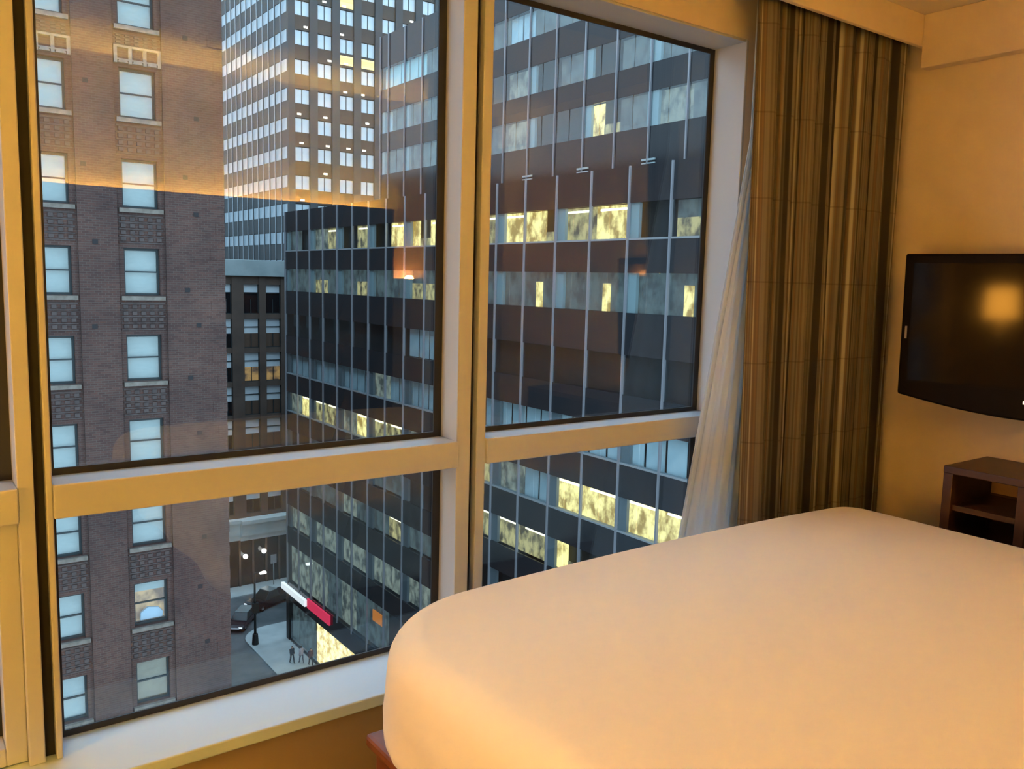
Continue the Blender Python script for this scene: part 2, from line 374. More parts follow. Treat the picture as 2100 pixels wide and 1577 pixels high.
# added lamp on an unseen side table, brightening the near side of the bed
ns = tag(empty('added_side_table', (-.38, .66, 0)), 'round dark side table added out of view left of the bed', 'table')
MB().cyl((0, 0, .52), .2, .2, .025, 36).obj('top', M_dark, ns, .004)
MB().cyl((0, 0, .02), .02, .02, .50, 16).obj('stem', M_chrome, ns, smooth=True)
MB().cyl((0, 0, 0), .15, .145, .02, 32).obj('foot', M_chrome, ns, .003)
tl = tag(empty('added_table_lamp', (-.38, .66, .545)), 'small glowing table lamp added on the unseen side table', 'lamp')
MB().cyl((0, 0, 0), .06, .055, .02, 24).obj('base', M_chrome, tl, .003)
MB().cyl((0, 0, .02), .012, .012, .16, 14).obj('stem', M_chrome, tl, smooth=True)
ts = MB()
for r_, z_ in ((.10, .15), (.085, .33), (.082, .33), (.097, .15)):
    for i in range(32): a = 2 * math.pi * i / 32; ts.v.append((r_ * math.cos(a), r_ * math.sin(a), z_))
for j in range(4):
    for i in range(32): ts.f.append((j * 32 + i, j * 32 + (i + 1) % 32, ((j + 1) % 4) * 32 + (i + 1) % 32, ((j + 1) % 4) * 32 + i))
ts.obj('lamp_shade', mat('lit_paper_shade', (.8, .65, .4), .8, emit=(1, .56, .09), es=78), tl, smooth=True)

# ------------------------------------------------------------------ television
yaw = math.radians(10.5)
tv = tag(empty('television', (3.27, 1.836, 1.37)), 'black flat television with curved lower edge on the tan wall', 'television')
tv.rotation_euler = (0, math.radians(-2.5), yaw)
TW, Z0, Z1 = .925, -.285, .275
# local axes: y along the width (0 = far edge near the window), -x towards the room
out = [(0, Z1), (0, Z0)]
for i in range(1, 24):
    t = i / 24; out.append((-TW * t, Z0 - .055 * math.sin(math.pi * t)))
out += [(-TW, Z0), (-TW, Z1)]
MB().poly_extrude(out, 'x', 0, .055).obj('bezel', M_black, tv, .008)
MB().box(-.0015, .001, -TW + .04, -.035, Z0 + .06, Z1 - .035).obj('screen', M_screen, tv)
MB().box(.055, .10, -.72, -.2, -.2, .2).obj('rear_housing', M_black, tv, .01)
MB().box(-.002, .001, -TW / 2 - .012, -TW / 2 + .012, Z0 + .008, Z0 + .02).obj('power_light', mat('power_led', (.8, .8, .8), .4, emit=(1, .85, .7), es=1.0), tv)
MB().box(-.002, .001, -.024, -.016, -.06, -.01).obj('side_mark', mat('grey_mark', (.3, .3, .35), .4), tv)
ta = MB(); ta.box(.10, .145, -.52, -.4, -.08, .08); ta.obj('mount', M_iron, tv)

# ------------------------------------------------------------------ cabinet under the television
cb = tag(empty('media_cabinet', (3.345, 1.0, 0)), 'dark walnut cabinet with open shelves under the television', 'cabinet')
C0, C1, CF = .42, 1.572, 3.178
boxobj('top', CF, XW - .005, C0, C1, .822, .85, M_dark, cb, .003)
for y in (C0, 1.275, C1 - .034): boxobj('side_panel', CF + .004, XW - .005, y, y + .034, .02, .822, M_dark, cb, .002)
boxobj('back_panel', XW - .02, XW - .006, C0, C1, .02, .822, M_dark, cb)
for z in (.10, .40, .682):
    boxobj('shelf', CF + .02, XW - .02, 1.309, C1 - .034, z, z + .02, M_dark, cb)
    boxobj('shelf', CF + .02, XW - .02, C0 + .034, 1.275, z, z + .02, M_dark, cb)
boxobj('cutout_stand_in', XW - .026, XW - .02, 1.425, 1.535, .712, .768, M_cutout, cb, .002)  # panel in place of a cutout that shows the wall behind

# ------------------------------------------------------------------ curtains
def fabric_stripes():
    M = mat('striped_drape', (.1, .07, .04), .75, spec=.3); n, l, b = nd(M)
    tc = n.new('ShaderNodeTexCoord'); sx = n.new('ShaderNodeSeparateXYZ'); l.new(tc.outputs['UV'], sx.inputs[0])
    cmb = n.new('ShaderNodeCombineXYZ'); l.new(sx.outputs[0], cmb.inputs[0])
    t = n.new('ShaderNodeTexNoise'); t.noise_dimensions = '1D'; t.inputs['Scale'].default_value = 19; t.inputs['Detail'].default_value = 2.0; t.inputs['Roughness'].default_value = .65
    l.new(sx.outputs[0], t.inputs['W'])
    r = n.new('ShaderNodeValToRGB'); r.color_ramp.interpolation = 'B_SPLINE'; e = r.color_ramp.elements
    e[0].position = .36; e[0].color = (.018, .014, .010, 1); e[1].position = .66; e[1].color = (.36, .35, .31, 1)  # real stripes, with dark fold valleys and pale ridges put into their contrast
    for p, c in ((.43, (.022, .020, .017, 1)), (.48, (.20, .185, .15, 1)), (.52, (.045, .045, .043, 1)), (.565, (.17, .12, .075, 1)), (.605, (.075, .070, .062, 1))):
        q = e.new(p); q.color = c
    l.new(t.outputs[0], r.inputs[0])
    # fine dark pick lines across the cloth
    wv = n.new('ShaderNodeMath'); wv.operation = 'FRACT'; mu = n.new('ShaderNodeMath'); mu.operation = 'MULTIPLY'; mu.inputs[1].default_value = 3.3
    l.new(sx.outputs[1], mu.inputs[0]); l.new(mu.outputs[0], wv.inputs[0])
    lt = n.new('ShaderNodeMath'); lt.operation = 'LESS_THAN'; lt.inputs[1].default_value = .02; l.new(wv.outputs[0], lt.inputs[0])
    h = n.new('ShaderNodeMath'); h.operation = 'MULTIPLY'; h.inputs[1].default_value = .3; l.new(lt.outputs[0], h.inputs[0])
    mx = n.new('ShaderNodeMix'); mx.data_type = 'RGBA'; l.new(h.outputs[0], mx.inputs[0]); l.new(r.outputs[0], mx.inputs[6]); mx.inputs[7].default_value = (.02, .013, .008, 1)
    l.new(mx.outputs[2], b.inputs['Base Color'])
    return M
def sheer_mat():
    M = bpy.data.materials.new('white_voile'); M.use_nodes = True; n = M.node_tree.nodes; l = M.node_tree.links
    n.remove(n['Principled BSDF']); out = n['Material Output']
    d = n.new('ShaderNodeBsdfDiffuse'); d.inputs[0].default_value = (.74, .79, .81, 1)
    t = n.new('ShaderNodeBsdfTranslucent'); t.inputs[0].default_value = (.74, .79, .81, 1)
    p = n.new('ShaderNodeBsdfTransparent')
    a = n.new('ShaderNodeMixShader'); a.inputs[0].default_value = .5; l.new(d.outputs[0], a.inputs[1]); l.new(t.outputs[0], a.inputs[2])
    b = n.new('ShaderNodeMixShader'); b.inputs[0].default_value = .27; l.new(a.outputs[0], b.inputs[1]); l.new(p.outputs[0], b.inputs[2])
    l.new(b.outputs[0], out.inputs[0]); return M
def drape(name, fx0, fx1, fy, zt, zb, nu, nz, fold, M, clothw, parent=None):
    v = []; f = []; uv = []
    for j in range(nz + 1):
        s = j / nz; z = zt + (zb - zt) * s
        for i in range(nu + 1):
            u = i / nu; x = fx0(s) + (fx1(s) - fx0(s)) * u
            dx, dy = fold(u, s); v.append((x + dx, fy(u, s) + dy, z)); uv.append((u * clothw, z))
    for j in range(nz):
        for i in range(nu): a = j * (nu + 1) + i; f.append((a, a + 1, a + nu + 2, a + nu + 1))
    me = bpy.data.meshes.new(name); me.from_pydata(v, [], f); me.materials.append(M)
    L = me.uv_layers.new(name='UVMap')
    for lp in me.loops: L.data[lp.index].uv = uv[lp.vertex_index]
    for p in me.polygons: p.use_smooth = True
    o = bpy.data.objects.new(name, me); COL.objects.link(o); o.parent = parent
    sd = o.modifiers.new('thickness', 'SOLIDIFY'); sd.thickness = .0015
    return o
def fold_d(u, s):
    a = u * 2 * math.pi
    w_ = math.sin(a * 8.5 + .7 * math.sin(s * 2.1 + u * 5)) + .45 * math.sin(a * 17.3 + 1.1 + s * .8) + .3 * math.sin(a * 5.2 + s * 1.5)
    return (.014 * math.cos(a * 8.5), .021 * w_ * (.75 + .25 * s))
dr = drape('striped_curtain', lambda s: 2.50 + .10 * s, lambda s: 3.497, lambda u, s: 2.022 - .02 * s * u, 2.56, .03, 260, 24, fold_d, fabric_stripes(), 1.55)
tag(dr, 'long brown and gold striped curtain hanging beside the window', 'curtain')
def fold_s(u, s):
    a = u * 2 * math.pi
    return (0, .007 * math.sin(a * 4.4 + s) + .004 * math.sin(a * 9.7 + 2 * s))
def sl(s):
    z = 2.56 + (.335 - 2.56) * s
    return 2.60 - max(0, 2.05 - z) * .198 if z > 0 else 2.3
shr = drape('sheer_curtain', sl, lambda s: 2.745, lambda u, s: 2.098 + .012 * u - .02 * s * (1 - u), 2.56, .335, 90, 30, fold_s, sheer_mat(), 1.0)
tag(shr, 'translucent white sheer curtain drawn aside next to the striped curtain', 'curtain')
hem = drape('hem', lambda s: sl(s) - .001, lambda s: sl(s) + .022, lambda u, s: 2.0955 - .02 * s, 2.56, .335, 4, 30, lambda u, s: (0, 0), sheer_mat(), .03, shr)
tk = tag(empty('curtain_track', (2.9, 2.05, 2.57)), 'white curtain track behind the pelmet board', 'track')
boxobj('rail', 2.3, 3.5, 2.0, 2.02, 2.575, ZC, M_frame, tk); boxobj('rail', 2.3, 3.5, 2.09, 2.11, 2.575, ZC, M_frame, tk)

# ================================================================== THE CITY
CZ = 1.5; ZG = CZ - 37.0
st = struct(MB().box(-90, 140, 3.2, 220, ZG - .3, ZG).obj('street', M_asphalt), 'wet grey asphalt of the street far below', 'street')
def pavement(name, label, x0, x1, y0, y1, corner=None):
    mb = MB(); pts = []
    if corner:
        R = 3.0
        pts = [(x1, y0), (x1, y1)] + [(x0 + R - R * math.sin(math.radians(a)), y1 - R + R * math.cos(math.radians(a))) for a in range(0, 91, 10)] + [(x0, y0)]
    else: pts = [(x0, y0), (x1, y0), (x1, y1), (x0, y1)]
    mb.poly_extrude(pts, 'z', ZG, ZG + .15)
    return struct(mb.obj(name, M_pave), label, 'pavement')
pavement('pavement', 'pale pavement round the glass office building', 27.2, 70, 12, 84.3, True)
pavement('pavement', 'pavement in front of the brown stone building', 27.5, 90, 94.0, 97.5)
pavement('pavement', 'pavement in front of the brick building', -60, 14, 30.5, 34.5)

# ------------------------------------------------------------------ brick building across the street
YBK = 34.0
bk = tag(empty('brick_building', (-8, YBK, ZG)), 'brown brick apartment block with white blinds across the street', 'building')
XR = 10.7; ZT = CZ + 12.6
boxobj('core', -28, XR - .3, YBK + .75, YBK + 62, ZG, ZT, M_core, bk)
boxobj('end_wall', XR - .3, XR, YBK + .2, YBK + 62, ZG, ZT, M_brick, bk)  # unseen length stretched so the office glass mirrors dark brick
centers = [7.66 - 3.0 * i for i in range(0, 11)]
bays = [(c - .84, c + .84) for c in centers]
edges = [XR] + [e for b in bays for e in (b[1], b[0])] + [-28]
for i in range(0, len(edges), 2):
    boxobj('pier', edges[i + 1], edges[i], YBK - .02, YBK + .75, ZG, ZT, M_brick, bk)
WH = 1.63
zrow = [CZ + YBK * (.1650 - .0949 * k) for k in range(-2, 14)]     # glass bottoms
blk_mesh = None
def header_panel(w_, h_):
    mb = MB(); nx, nz = 5, 4; gx, gz = w_ / nx, h_ / nz
    for i in range(nx):
        for j in range(nz):
            x0 = -w_ / 2 + gx * i + gx * .24; z0 = -h_ / 2 + gz * j + gz * .22
            mb.box(x0, x0 + gx * .52, -.05, 0, z0, z0 + gz * .56)
    for j in range(nz + 1): mb.box(-w_ / 2, w_ / 2, -.025, 0, -h_ / 2 + gz * j - .025, -h_ / 2 + gz * j + .025)
    return mb.mesh('header_pattern', M_block)
HP = None
def stone_panel_mesh(w_, h_):
    mb = MB(); mb.box(-w_ / 2, w_ / 2, -.08, 0, -h_ / 2 + .1, -h_ / 2 + .16); mb.box(-w_ / 2, w_ / 2, -.1, 0, h_ / 2 - .08, h_ / 2)
    for i in range(4): x = -w_ / 2 + (w_ - .12) * i / 3; mb.box(x, x + .12, -.09, 0, -h_ / 2, h_ / 2)
    for i in range(3):
        c = -w_ / 2 + .06 + (w_ - .12) * (i + .5) / 3
        mb.poly_extrude([(c + .17 * math.cos(a), -h_ / 2 + .02 + .13 * math.sin(a)) for a in [math.pi * q / 8 for q in range(9)]], 'y', -.1, 0)
    return mb.mesh('carved_stone_panel', M_stone)
SP = None
for ci, c in enumerate(centers):
    for k, zb in enumerate(zrow):
        kk = k - 2
        far = ci > 3 or kk > 9
        b0, b1 = bays[ci]
        zt = zb + WH
        znext = (zrow[k - 1] if k else zt + YBK * .0949 - WH)
        boxobj('spandrel', b0, b1, YBK + .12, YBK + .7, zt + .06, znext - .06, M_brick, bk)
        if far: 
            continue
        w0, w1 = c - .56, c + .56
        # jambs beside the window
        boxobj('jamb', b0, w0 - .07, YBK + .12, YBK + .7, zb - .06, zt + .06, M_brick, bk)
        boxobj('jamb', w1 + .07, b1, YBK + .12, YBK + .7, zb - .06, zt + .06, M_brick, bk)
        boxobj('sill', c - .76, c + .78, YBK - .02, YBK + .3, zb - .24, zb - .09, M_stone, bk)
        hgt = YBK * .0949 - WH
        pz = zb - .24 - (hgt - .5) / 2 - .06
        if kk == -1:
            if SP is None: SP = stone_panel_mesh(1.62, .62)
            o = bpy.data.objects.new('carved_stone_panel', SP); COL.objects.link(o); o.parent = bk
            o.location = Vector((c + .02, YBK + .12, zb - 1.10)) - bk.location
            pz += .22; ph = .5
        if HP is None: HP = header_panel(1.56, hgt - .62)
        o = bpy.data.objects.new('header_pattern', HP); COL.objects.link(o); o.parent = bk; o['kind'] = 'stuff'
        o.location = Vector((c, YBK + .12, pz)) - bk.location
        if kk == -1: o.scale = (1, 1, .5)
        # the sash window itself
        win = MB(); y0, y1 = YBK + .30, YBK + .40
        win.box(w0 - .07, w0, y0, y1, zb - .06, zt + .06); win.box(w1, w1 + .07, y0, y1, zb - .06, zt + .06)
        win.box(w0, w1, y0, y1, zb - .06, zb + .02); win.box(w0, w1, y0, y1, zt - .03, zt + .06); win.box(w0, w1, y0 + .02, y1, (zb + zt) / 2 - .025, (zb + zt) / 2 + .03)
        if (ci, 0) not in CACHE:
            pass
        key = 'sash_mesh'
        if key not in CACHE:
            off = Vector((c, YBK + .35, zb)); win.v = [tuple(Vector(q) - off) for q in win.v]; CACHE[key] = win.mesh('window', M_sash)
        wo = bpy.data.objects.new('window', CACHE[key]); COL.objects.link(wo); wo.parent = bk; wo.location = Vector((c, YBK + .35, zb)) - bk.location
        zm = (zb + zt) / 2
        boxobj('upper_pane', w0, w1, YBK + .36, YBK + .366, zm + .03, zt - .03, M_bpane, wo)
        boxobj('lower_pane', w0, w1, YBK + .345, YBK + .351, zb + .02, zm - .025, M_bpane, wo)
        if ci == 0 and kk == 6:
            boxobj('blind', w0 - .02, w1 + .02, YBK + .44, YBK + .445, zt - .38, zt + .04, M_blind, wo)
            boxobj('room_interior', w0 - .04, w1 + .04, YBK + .72, YBK + .73, zb - .04, zt + .04, R_home, wo)
            pl = MB(); pl.poly_extrude([(-.42, 0), (.42, 0), (.46, .2), (.3, .42), (-.12, .5), (-.4, .3)], 'y', -.08, .08)
            po = pl.obj('pillow_stack', mat('blue_white_linen', (.50, .68, .86), .8), wo, .03); po.location = (.06, .18, .04)
        elif ci == 0 and kk in (7, 8):
            boxobj('blind', w0 - .04, w1 + .04, YBK + .46, YBK + .465, zb - .04, zt + .04, M_blind_tan, wo)
        else:
            boxobj('blind', w0 - .04, w1 + .04, YBK + .46, YBK + .465, zb - .04, zt + .04, M_blind, wo)
# small dark wall vents on the corner pier and others
for (x, zz) in ((9.35, .255), (9.7, .17), (9.25, .105), (9.62, .065), (9.25, -.02), (9.65, -.06), (9.3, -.12), (9.6, -.185), (9.35, -.24), (5.9, .195), (5.75, .11), (6.05, .03), (9.7, -.31), (9.5, -.37), (9.75, -.44), (5.95, -.06)):
    boxobj('wall_vent', x - .09, x + .09, YBK - .04, YBK - .015, CZ + YBK * zz - .08, CZ + YBK * zz + .08, M_core, bk)
# toothed corner blocks
for k in range(26):
    z = CZ + 9.5 - 1.0 * k
    boxobj('corner_block', XR - (.55 if k % 2 else .35), XR + .01, YBK - .035, YBK + .1, z, z + .42, M_brick, bk)

# building added out of view, giving the office glass something dark to mirror
nb = tag(empty('added_avenue_building', (-5, 104, ZG)), 'brown building added unseen up the avenue, mirrored dark in the office glass', 'building')
boxobj('wall', -30, 10.7, 104, 260, ZG, CZ + 15, M_podium, nb)
for i in range(30):
    for j in range(8): boxobj('window', 10.68, 10.74, 107 + 5 * i, 109 + 5 * i, CZ - 20 + 4 * j, CZ - 18 + 4 * j, M_sash, nb)

# ------------------------------------------------------------------ dark glass office building
X0 = 31.0; SPC = .0957; FIN0 = 2.58; NB = 21
ob = tag(empty('glass_office_building', (X0, 50, ZG)), 'dark glass office block with pale fins and lit floors', 'building')
def yk(k): return X0 * (FIN0 - SPC * k)
ROOF = CZ + X0 * .193
boxobj('core', X0 + .9, X0 + 45, yk(NB), yk(0) - .02, ZG, ROOF - .1, M_core, ob)
boxobj('end_wall', X0, X0 + 45, yk(0) - .02, yk(0) + .25, ZG, ROOF, M_spand, ob)
boxobj('roof_deck', X0 + .3, X0 + 45, yk(NB), yk(0), ROOF - .3, ROOF - .1, M_core, ob)
rows = [(.133, .072, "tdpmdmdwLwdmwLmwdlmdd"), (.018, -.049, "ttlttlttlltttytytytyt"), (-.12, -.188, "ddddddddbbddddddddddd"), (-.245, -.309, "bbbbbbpbbbbbbbbbbbbbb"),
        (-.366, -.429, "pwmmpwmmpmmmpbwwwwmmm"), (-.487, -.547, "ddttddttddmmmmLdddddd"), (-.605, -.665, "ttttpttmttddddddddddd"), (-.733, -.807, "ppppppppppptttdddddd" + "d"),
        (-.862, -.992, "ppptptodttttddddddddd")]
def zx(u): return CZ + X0 * u
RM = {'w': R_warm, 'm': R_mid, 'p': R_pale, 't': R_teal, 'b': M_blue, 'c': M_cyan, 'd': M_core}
def office_row(par, XX, ya, yb, z1, z0, ch, split=True):
    """one bay of one floor: panes, room behind, sill"""
    d = XX + .45
    if split:
        ym = (ya + yb) / 2
        for p, q in ((ya - .06, ym + .035), (ym - .035, yb + .06)):
            boxobj('window_pane', XX + .02, XX + .03, q, p, z0, z1, M_ogl, par)
    else:
        boxobj('window_pane', XX + .02, XX + .03, yb + .06, ya - .06, z0, z1, M_ogl, par)
    sh_ = .8                                              # rooms sit a little further along than the pane
    a, b = ya + sh_ * .0, yb + sh_ * .0
    h = z1 - z0
    def room(y0, y1, u0, u1, M): boxobj('room_interior', d, d + .05, y0, y1, z0 + h * u0, z0 + h * u1, M, par)
    if ch in 'wmptbcd':
        if ch != 'd':
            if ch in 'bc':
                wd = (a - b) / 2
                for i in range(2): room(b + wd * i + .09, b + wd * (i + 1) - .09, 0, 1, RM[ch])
            else: room(b, a, 0, 1, RM[ch])
        if ch in 'wm': boxobj('ceiling_lamp', d - .12, d - .04, b + .5, a - .4, z1 - .28, z1 - .16, M_ceilamp, par)
    elif ch == 'L':
        room((a + b) / 2, a, 0, 1, R_warm); room(b, (a + b) / 2, 0, .35, R_mid)
    elif ch == 'l':
        room(b, a, 0, .55, R_mid); room(b, a, .55, 1, R_teal)
    elif ch == 'y':
        room(b, a, 0, 1, R_teal); boxobj('room_interior', d - .08, d - .02, a - 1.35, a - .75, z0, z0 + h * .72, R_warm, par)
    elif ch == 'o':
        room(b, a, 0, 1, R_teal); boxobj('orange_sign', d - .2, d - .1, b + .6, a - .5, z0 + h * .55, z0 + h * .78, mat('orange_glow', (.8, .3, .05), .5, emit=(.75, .22, .03), es=.7), par)
for k in range(NB):
    ya, yb = yk(k), yk(k + 1)
    prev = .193
    for ri, (t, b, s) in enumerate(rows):
        boxobj('spandrel_panel', X0, X0 + .12, yb, ya, zx(t), zx(prev), M_spand, ob)
        prev = b
        office_row(ob, X0, ya, yb, zx(t), zx(b), s[k], split=(k < 17 and ri not in (2, 8)))
        if ri in (3, 4, 0): boxobj('window_ledge', X0 - .02, X0 + .30, yb, ya, zx(b), zx(b) + .10, M_offsill, ob)
    boxobj('spandrel_panel', X0, X0 + .12, yb, ya, zx(-1.052), zx(prev), M_spand, ob)
    # ground floor
    boxobj('shop_pane', X0 + .05, X0 + .06, yb + .06, ya - .06, ZG + .3, zx(-1.052), M_ogl, ob)
    boxobj('stall_riser', X0, X0 + .2, yb, ya, ZG + .1, ZG + .32, M_spand, ob)
    if k in (2, 3, 4): boxobj('shop_interior', X0 + .2, X0 + .25, yb - .2, ya + (.0 if k > 2 else -.9), ZG + .4, zx(-1.053), R_shop, ob)
    elif k < 2: boxobj('shop_interior', X0 + .45, X0 + .5, yb, ya, ZG + .3, zx(-1.06), R_teal, ob)
    if k % 2 == 0:
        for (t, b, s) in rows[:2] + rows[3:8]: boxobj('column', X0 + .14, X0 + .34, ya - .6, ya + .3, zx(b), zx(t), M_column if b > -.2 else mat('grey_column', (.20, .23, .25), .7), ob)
for k in range(NB + 1):
    boxobj('fin', X0 - .10, X0 + .06, yk(k) - .05, yk(k) + .05, zx(-1.05) if k > 5 else zx(-1.0), ROOF, M_fin, ob)
boxobj('shop_sign', X0 - .35, X0 - .03, 74.85, 80.9, zx(-1.0) - .72, zx(-1.0) - .1, M_white_sign, ob, .02)
boxobj('shop_sign', X0 - .2, X0 - .03, 69.5, 74.6, zx(-1.0) - .75, zx(-1.0) + .2, M_red_sign, ob, .02)
boxobj('corner_post', X0 - .05, X0 + .35, 79.6, 80.3, ZG + .1, zx(-1.03), M_iron, ob)
# upper tower, set back
XT = 36.6; SPT = .0810
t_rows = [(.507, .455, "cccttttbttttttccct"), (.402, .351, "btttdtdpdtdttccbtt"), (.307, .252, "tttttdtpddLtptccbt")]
def yt(k): return XT * 1.902 - X0 * SPC * k
NT = 17
TROOF = CZ + XT * .582; TB = ROOF - .2
boxobj('core', XT + .9, XT + 38, yt(NT), XT * 1.944 - .05, TB, TROOF - .1, M_core, ob)
boxobj('end_wall', XT, XT + 38, XT * 1.944 - .05, XT * 1.944 + .15, TB, TROOF, M_spand, ob)
def zt_(u): return CZ + XT * u
tb = [(XT * 1.944, yt(0))] + [(yt(k), yt(k + 1)) for k in range(NT)]
for k, (ya, yb) in enumerate(tb):
    prev = .582
    for ri, (t, b, s) in enumerate(t_rows):
        boxobj('spandrel_panel', XT, XT + .12, yb, ya, zt_(t), zt_(prev), M_spand, ob); prev = b
        office_row(ob, XT, ya, yb, zt_(t), zt_(b), s[k], split=k > 0)
        if k % 2 == 0 and ri > 0: boxobj('column', XT + .14, XT + .34, ya - .55, ya + .35, zt_(b), zt_(t), M_column, ob)
    boxobj('spandrel_panel', XT, XT + .12, yb, ya, TB, zt_(prev), M_spand, ob)
    boxobj('fin', XT - .10, XT + .06, ya - .05, ya + .05, zt_(.16), TROOF, M_fin, ob)
    if k % 2 == 0 and k > 7:
        vm = MB()
        for i in range(4): vm.box(-.08, 0, -.55, .55, i * .24, i * .24 + .12)
        vm.obj('column_reflection', M_column, ob, loc=Vector((XT - .02, ya - .1, zt_(.178))) - ob.location)  # pale slats standing in for a reflection of the columns

# ------------------------------------------------------------------ brown stone building at the corner of the next block
YP = 97.0
sb = tag(empty('stone_building', (45, YP, ZG)), 'brown stone building with pale cornice behind the dark vehicles', 'building')
def zp(u): return CZ + YP * u
XS0 = YP * .3035
boxobj('core', XS0 + .3, 90, YP + 1.0, YP + 40, ZG, zp(-.004), M_core, sb)
boxobj('side_wall', XS0, XS0 + .3, YP, YP + 40, zp(-.295), zp(-.0026), M_podium, sb)
wcols = [(.3105, .3222)] + [(.3363 + .0267 * i, .3548 + .0267 * i) for i in range(0, 6)]
wtops = [-.0124 - .0406 * i for i in range(7)]
xe = [XS0 + .3] + [YP * q for c in wcols for q in c] + [80]
for i in range(0, len(xe), 2): boxobj('pier', xe[i], xe[i + 1], YP, YP + 1, zp(-.295), zp(-.0026), M_podium, sb)
for ci, (a, b) in enumerate(wcols):
    for k, t in enumerate(wtops):
        z1, z0 = zp(t), zp(t - .0345)
        nz = zp(wtops[k - 1] - .0345) if k else zp(-.0026)
        boxobj('spandrel', YP * a, YP * b, YP + .10, YP + 1, z1, nz, M_podium, sb)
        wo = MB(); W2 = YP * (b - a) / 2; H = z1 - z0
        wo.box(-W2, -W2 + .08, 0, .08, 0, H); wo.box(W2 - .08, W2, 0, .08, 0, H); wo.box(-.04, .04, 0, .08, 0, H * .5); wo.box(-W2, W2, 0, .08, H * .72 - .05, H * .72 + .05); wo.box(-W2, W2, 0, .08, 0, .08)
        win = wo.obj('window', M_sash, sb, loc=Vector(((YP * (a + b)) / 2, YP + .27, z0)) - sb.location)
        bh = .30 if k == 0 else .5
        boxobj('blind', YP * a, YP * b, YP + .36, YP + .38, z1 - H * bh, z1, M_tpane, win)
        Mx = M_dglass
        if k == 2 and ci > 0: Mx = lit_room('lit_flat', (.9, .55, .15), (.10, .05, .02), .35, (.7, 0, .8), 5.0)
        elif k in (1, 3, 4) and ci > 0: Mx = mat('brown_room', (.12, .075, .05), .8)
        boxobj('lower_pane', YP * a, YP * b, YP + .36, YP + .38, z0, z1 - H * bh, Mx, win)
    boxobj('spandrel', YP * a, YP * b, YP + .10, YP + 1, zp(-.295), zp(wtops[-1] - .0345), M_podium, sb)
boxobj('parapet', XS0 - .2, 80, YP - .3, YP + .8, zp(-.0026), zp(.0165), M_parapet, sb, .05)
boxobj('roof_deck', XS0, 80, YP + .8, YP + 40, zp(-.004), zp(0), M_core, sb)
# cornice over the shops with a rounded corner
co = MB()
for (g, z0, z1) in ((.9, -.3205, -.314), (1.1, -.314, -.299), (1.5, -.299, -.2947)):
    x0 = YP * .326
    co.box(x0, 80, YP - g, YP + .2, zp(z0), zp(z1)); co.box(XS0, x0, YP - g * .55, YP + .2, zp(z0), zp(z1))
co.obj('cornice', M_cornice, sb, loc=-sb.location)
boxobj('shop_front', XS0, 80, YP + .1, YP + 1, ZG, zp(-.3205), M_dglass, sb)
for i in range(8):
    x = XS0 + 1.6 * i + .6; boxobj('shop_pilaster', x, x + .22, YP - .05, YP + .12, ZG, zp(-.3205), M_podium, sb)
for (u, v_) in ((.3325, -.3415), (.3555, -.3385)):
    b = bpy.data.meshes.new('wall_globe'); bm = bmesh.new(); bmesh.ops.create_uvsphere(bm, u_segments=16, v_segments=10, radius=.28); bm.to_mesh(b); bm.free(); b.materials.append(M_lampglow)
    o = bpy.data.objects.new('wall_globe', b); COL.objects.link(o); o.parent = sb; o.location = Vector((YP * u, YP - .5, zp(v_))) - sb.location
    boxobj('globe_bracket', YP * u - .05, YP * u + .05, YP - .5, YP + .1, zp(v_) + .26, zp(v_) + .34, M_iron, sb)

# ------------------------------------------------------------------ tall tower behind
YT, XT2 = 112.0, 44.0
tw = tag(empty('office_tower', (XT2, YT, zp(0))), 'tall grey tower with rows of pale windows in the distance', 'building')
zb0 = CZ + .5; ZTOP = CZ + 46
boxobj('core', XT2 + .6, 130, YT + .6, YT + 45, zp(0), ZTOP, M_core, tw)
boxobj('corner_pier', XT2, XT2 + .75, YT, YT + .6, zp(0), ZTOP, M_tower, tw)
ztops = [CZ + 13.45 + 3.78 * (k - 3) for k in range(0, 12)]
fc = [(YT * (.4010 + .0288 * i), YT * (.4200 + .0288 * i)) for i in range(10)]
fe = [XT2 + .75] + [q for c in fc for q in c] + [130]
for i in range(0, len(fe), 2): boxobj('pier', fe[i], fe[i + 1], YT, YT + .6, zp(0), ZTOP, M_tower, tw)
for ci, (a, b) in enumerate(fc):
    for k, t in enumerate(ztops):
        z0 = t - 1.95; nz = ztops[k + 1] - 1.95 if k + 1 < len(ztops) else ZTOP
        boxobj('spandrel', a, b, YT + .2, YT + .6, t, nz, M_tspan, tw)
        if (ci, k) in ((2, 7), (3, 7), (2, 9)): boxobj('lit_ceiling', a + .1, b - .1, YT + .17, YT + .2, t + .3, nz - .3, R_warm, tw)
        if k == 0: boxobj('spandrel', a, b, YT + .2, YT + .6, zp(0), z0, M_tspan, tw)
        wn_ = boxobj('window', a, b, YT + .35, YT + .5, z0, t, M_sash, tw)
        m_ = (a + b) / 2
        lit = random.random() < .07
        for p, q in ((a + .06, m_ - .07), (m_ + .07, b - .06)):
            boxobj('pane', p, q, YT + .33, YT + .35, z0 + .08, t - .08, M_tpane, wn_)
        if random.random() < .34:
            x_ = a + random.random() * (b - a - .6); boxobj('ceiling_lamp', x_, x_ + .55, YT + .14, YT + .2, t + .35, t + .6, M_lampglow if False else mat('window_lamp', (1, 1, 1), .5, emit=(1, .9, .7), es=1.6), tw)
PB = 2.28
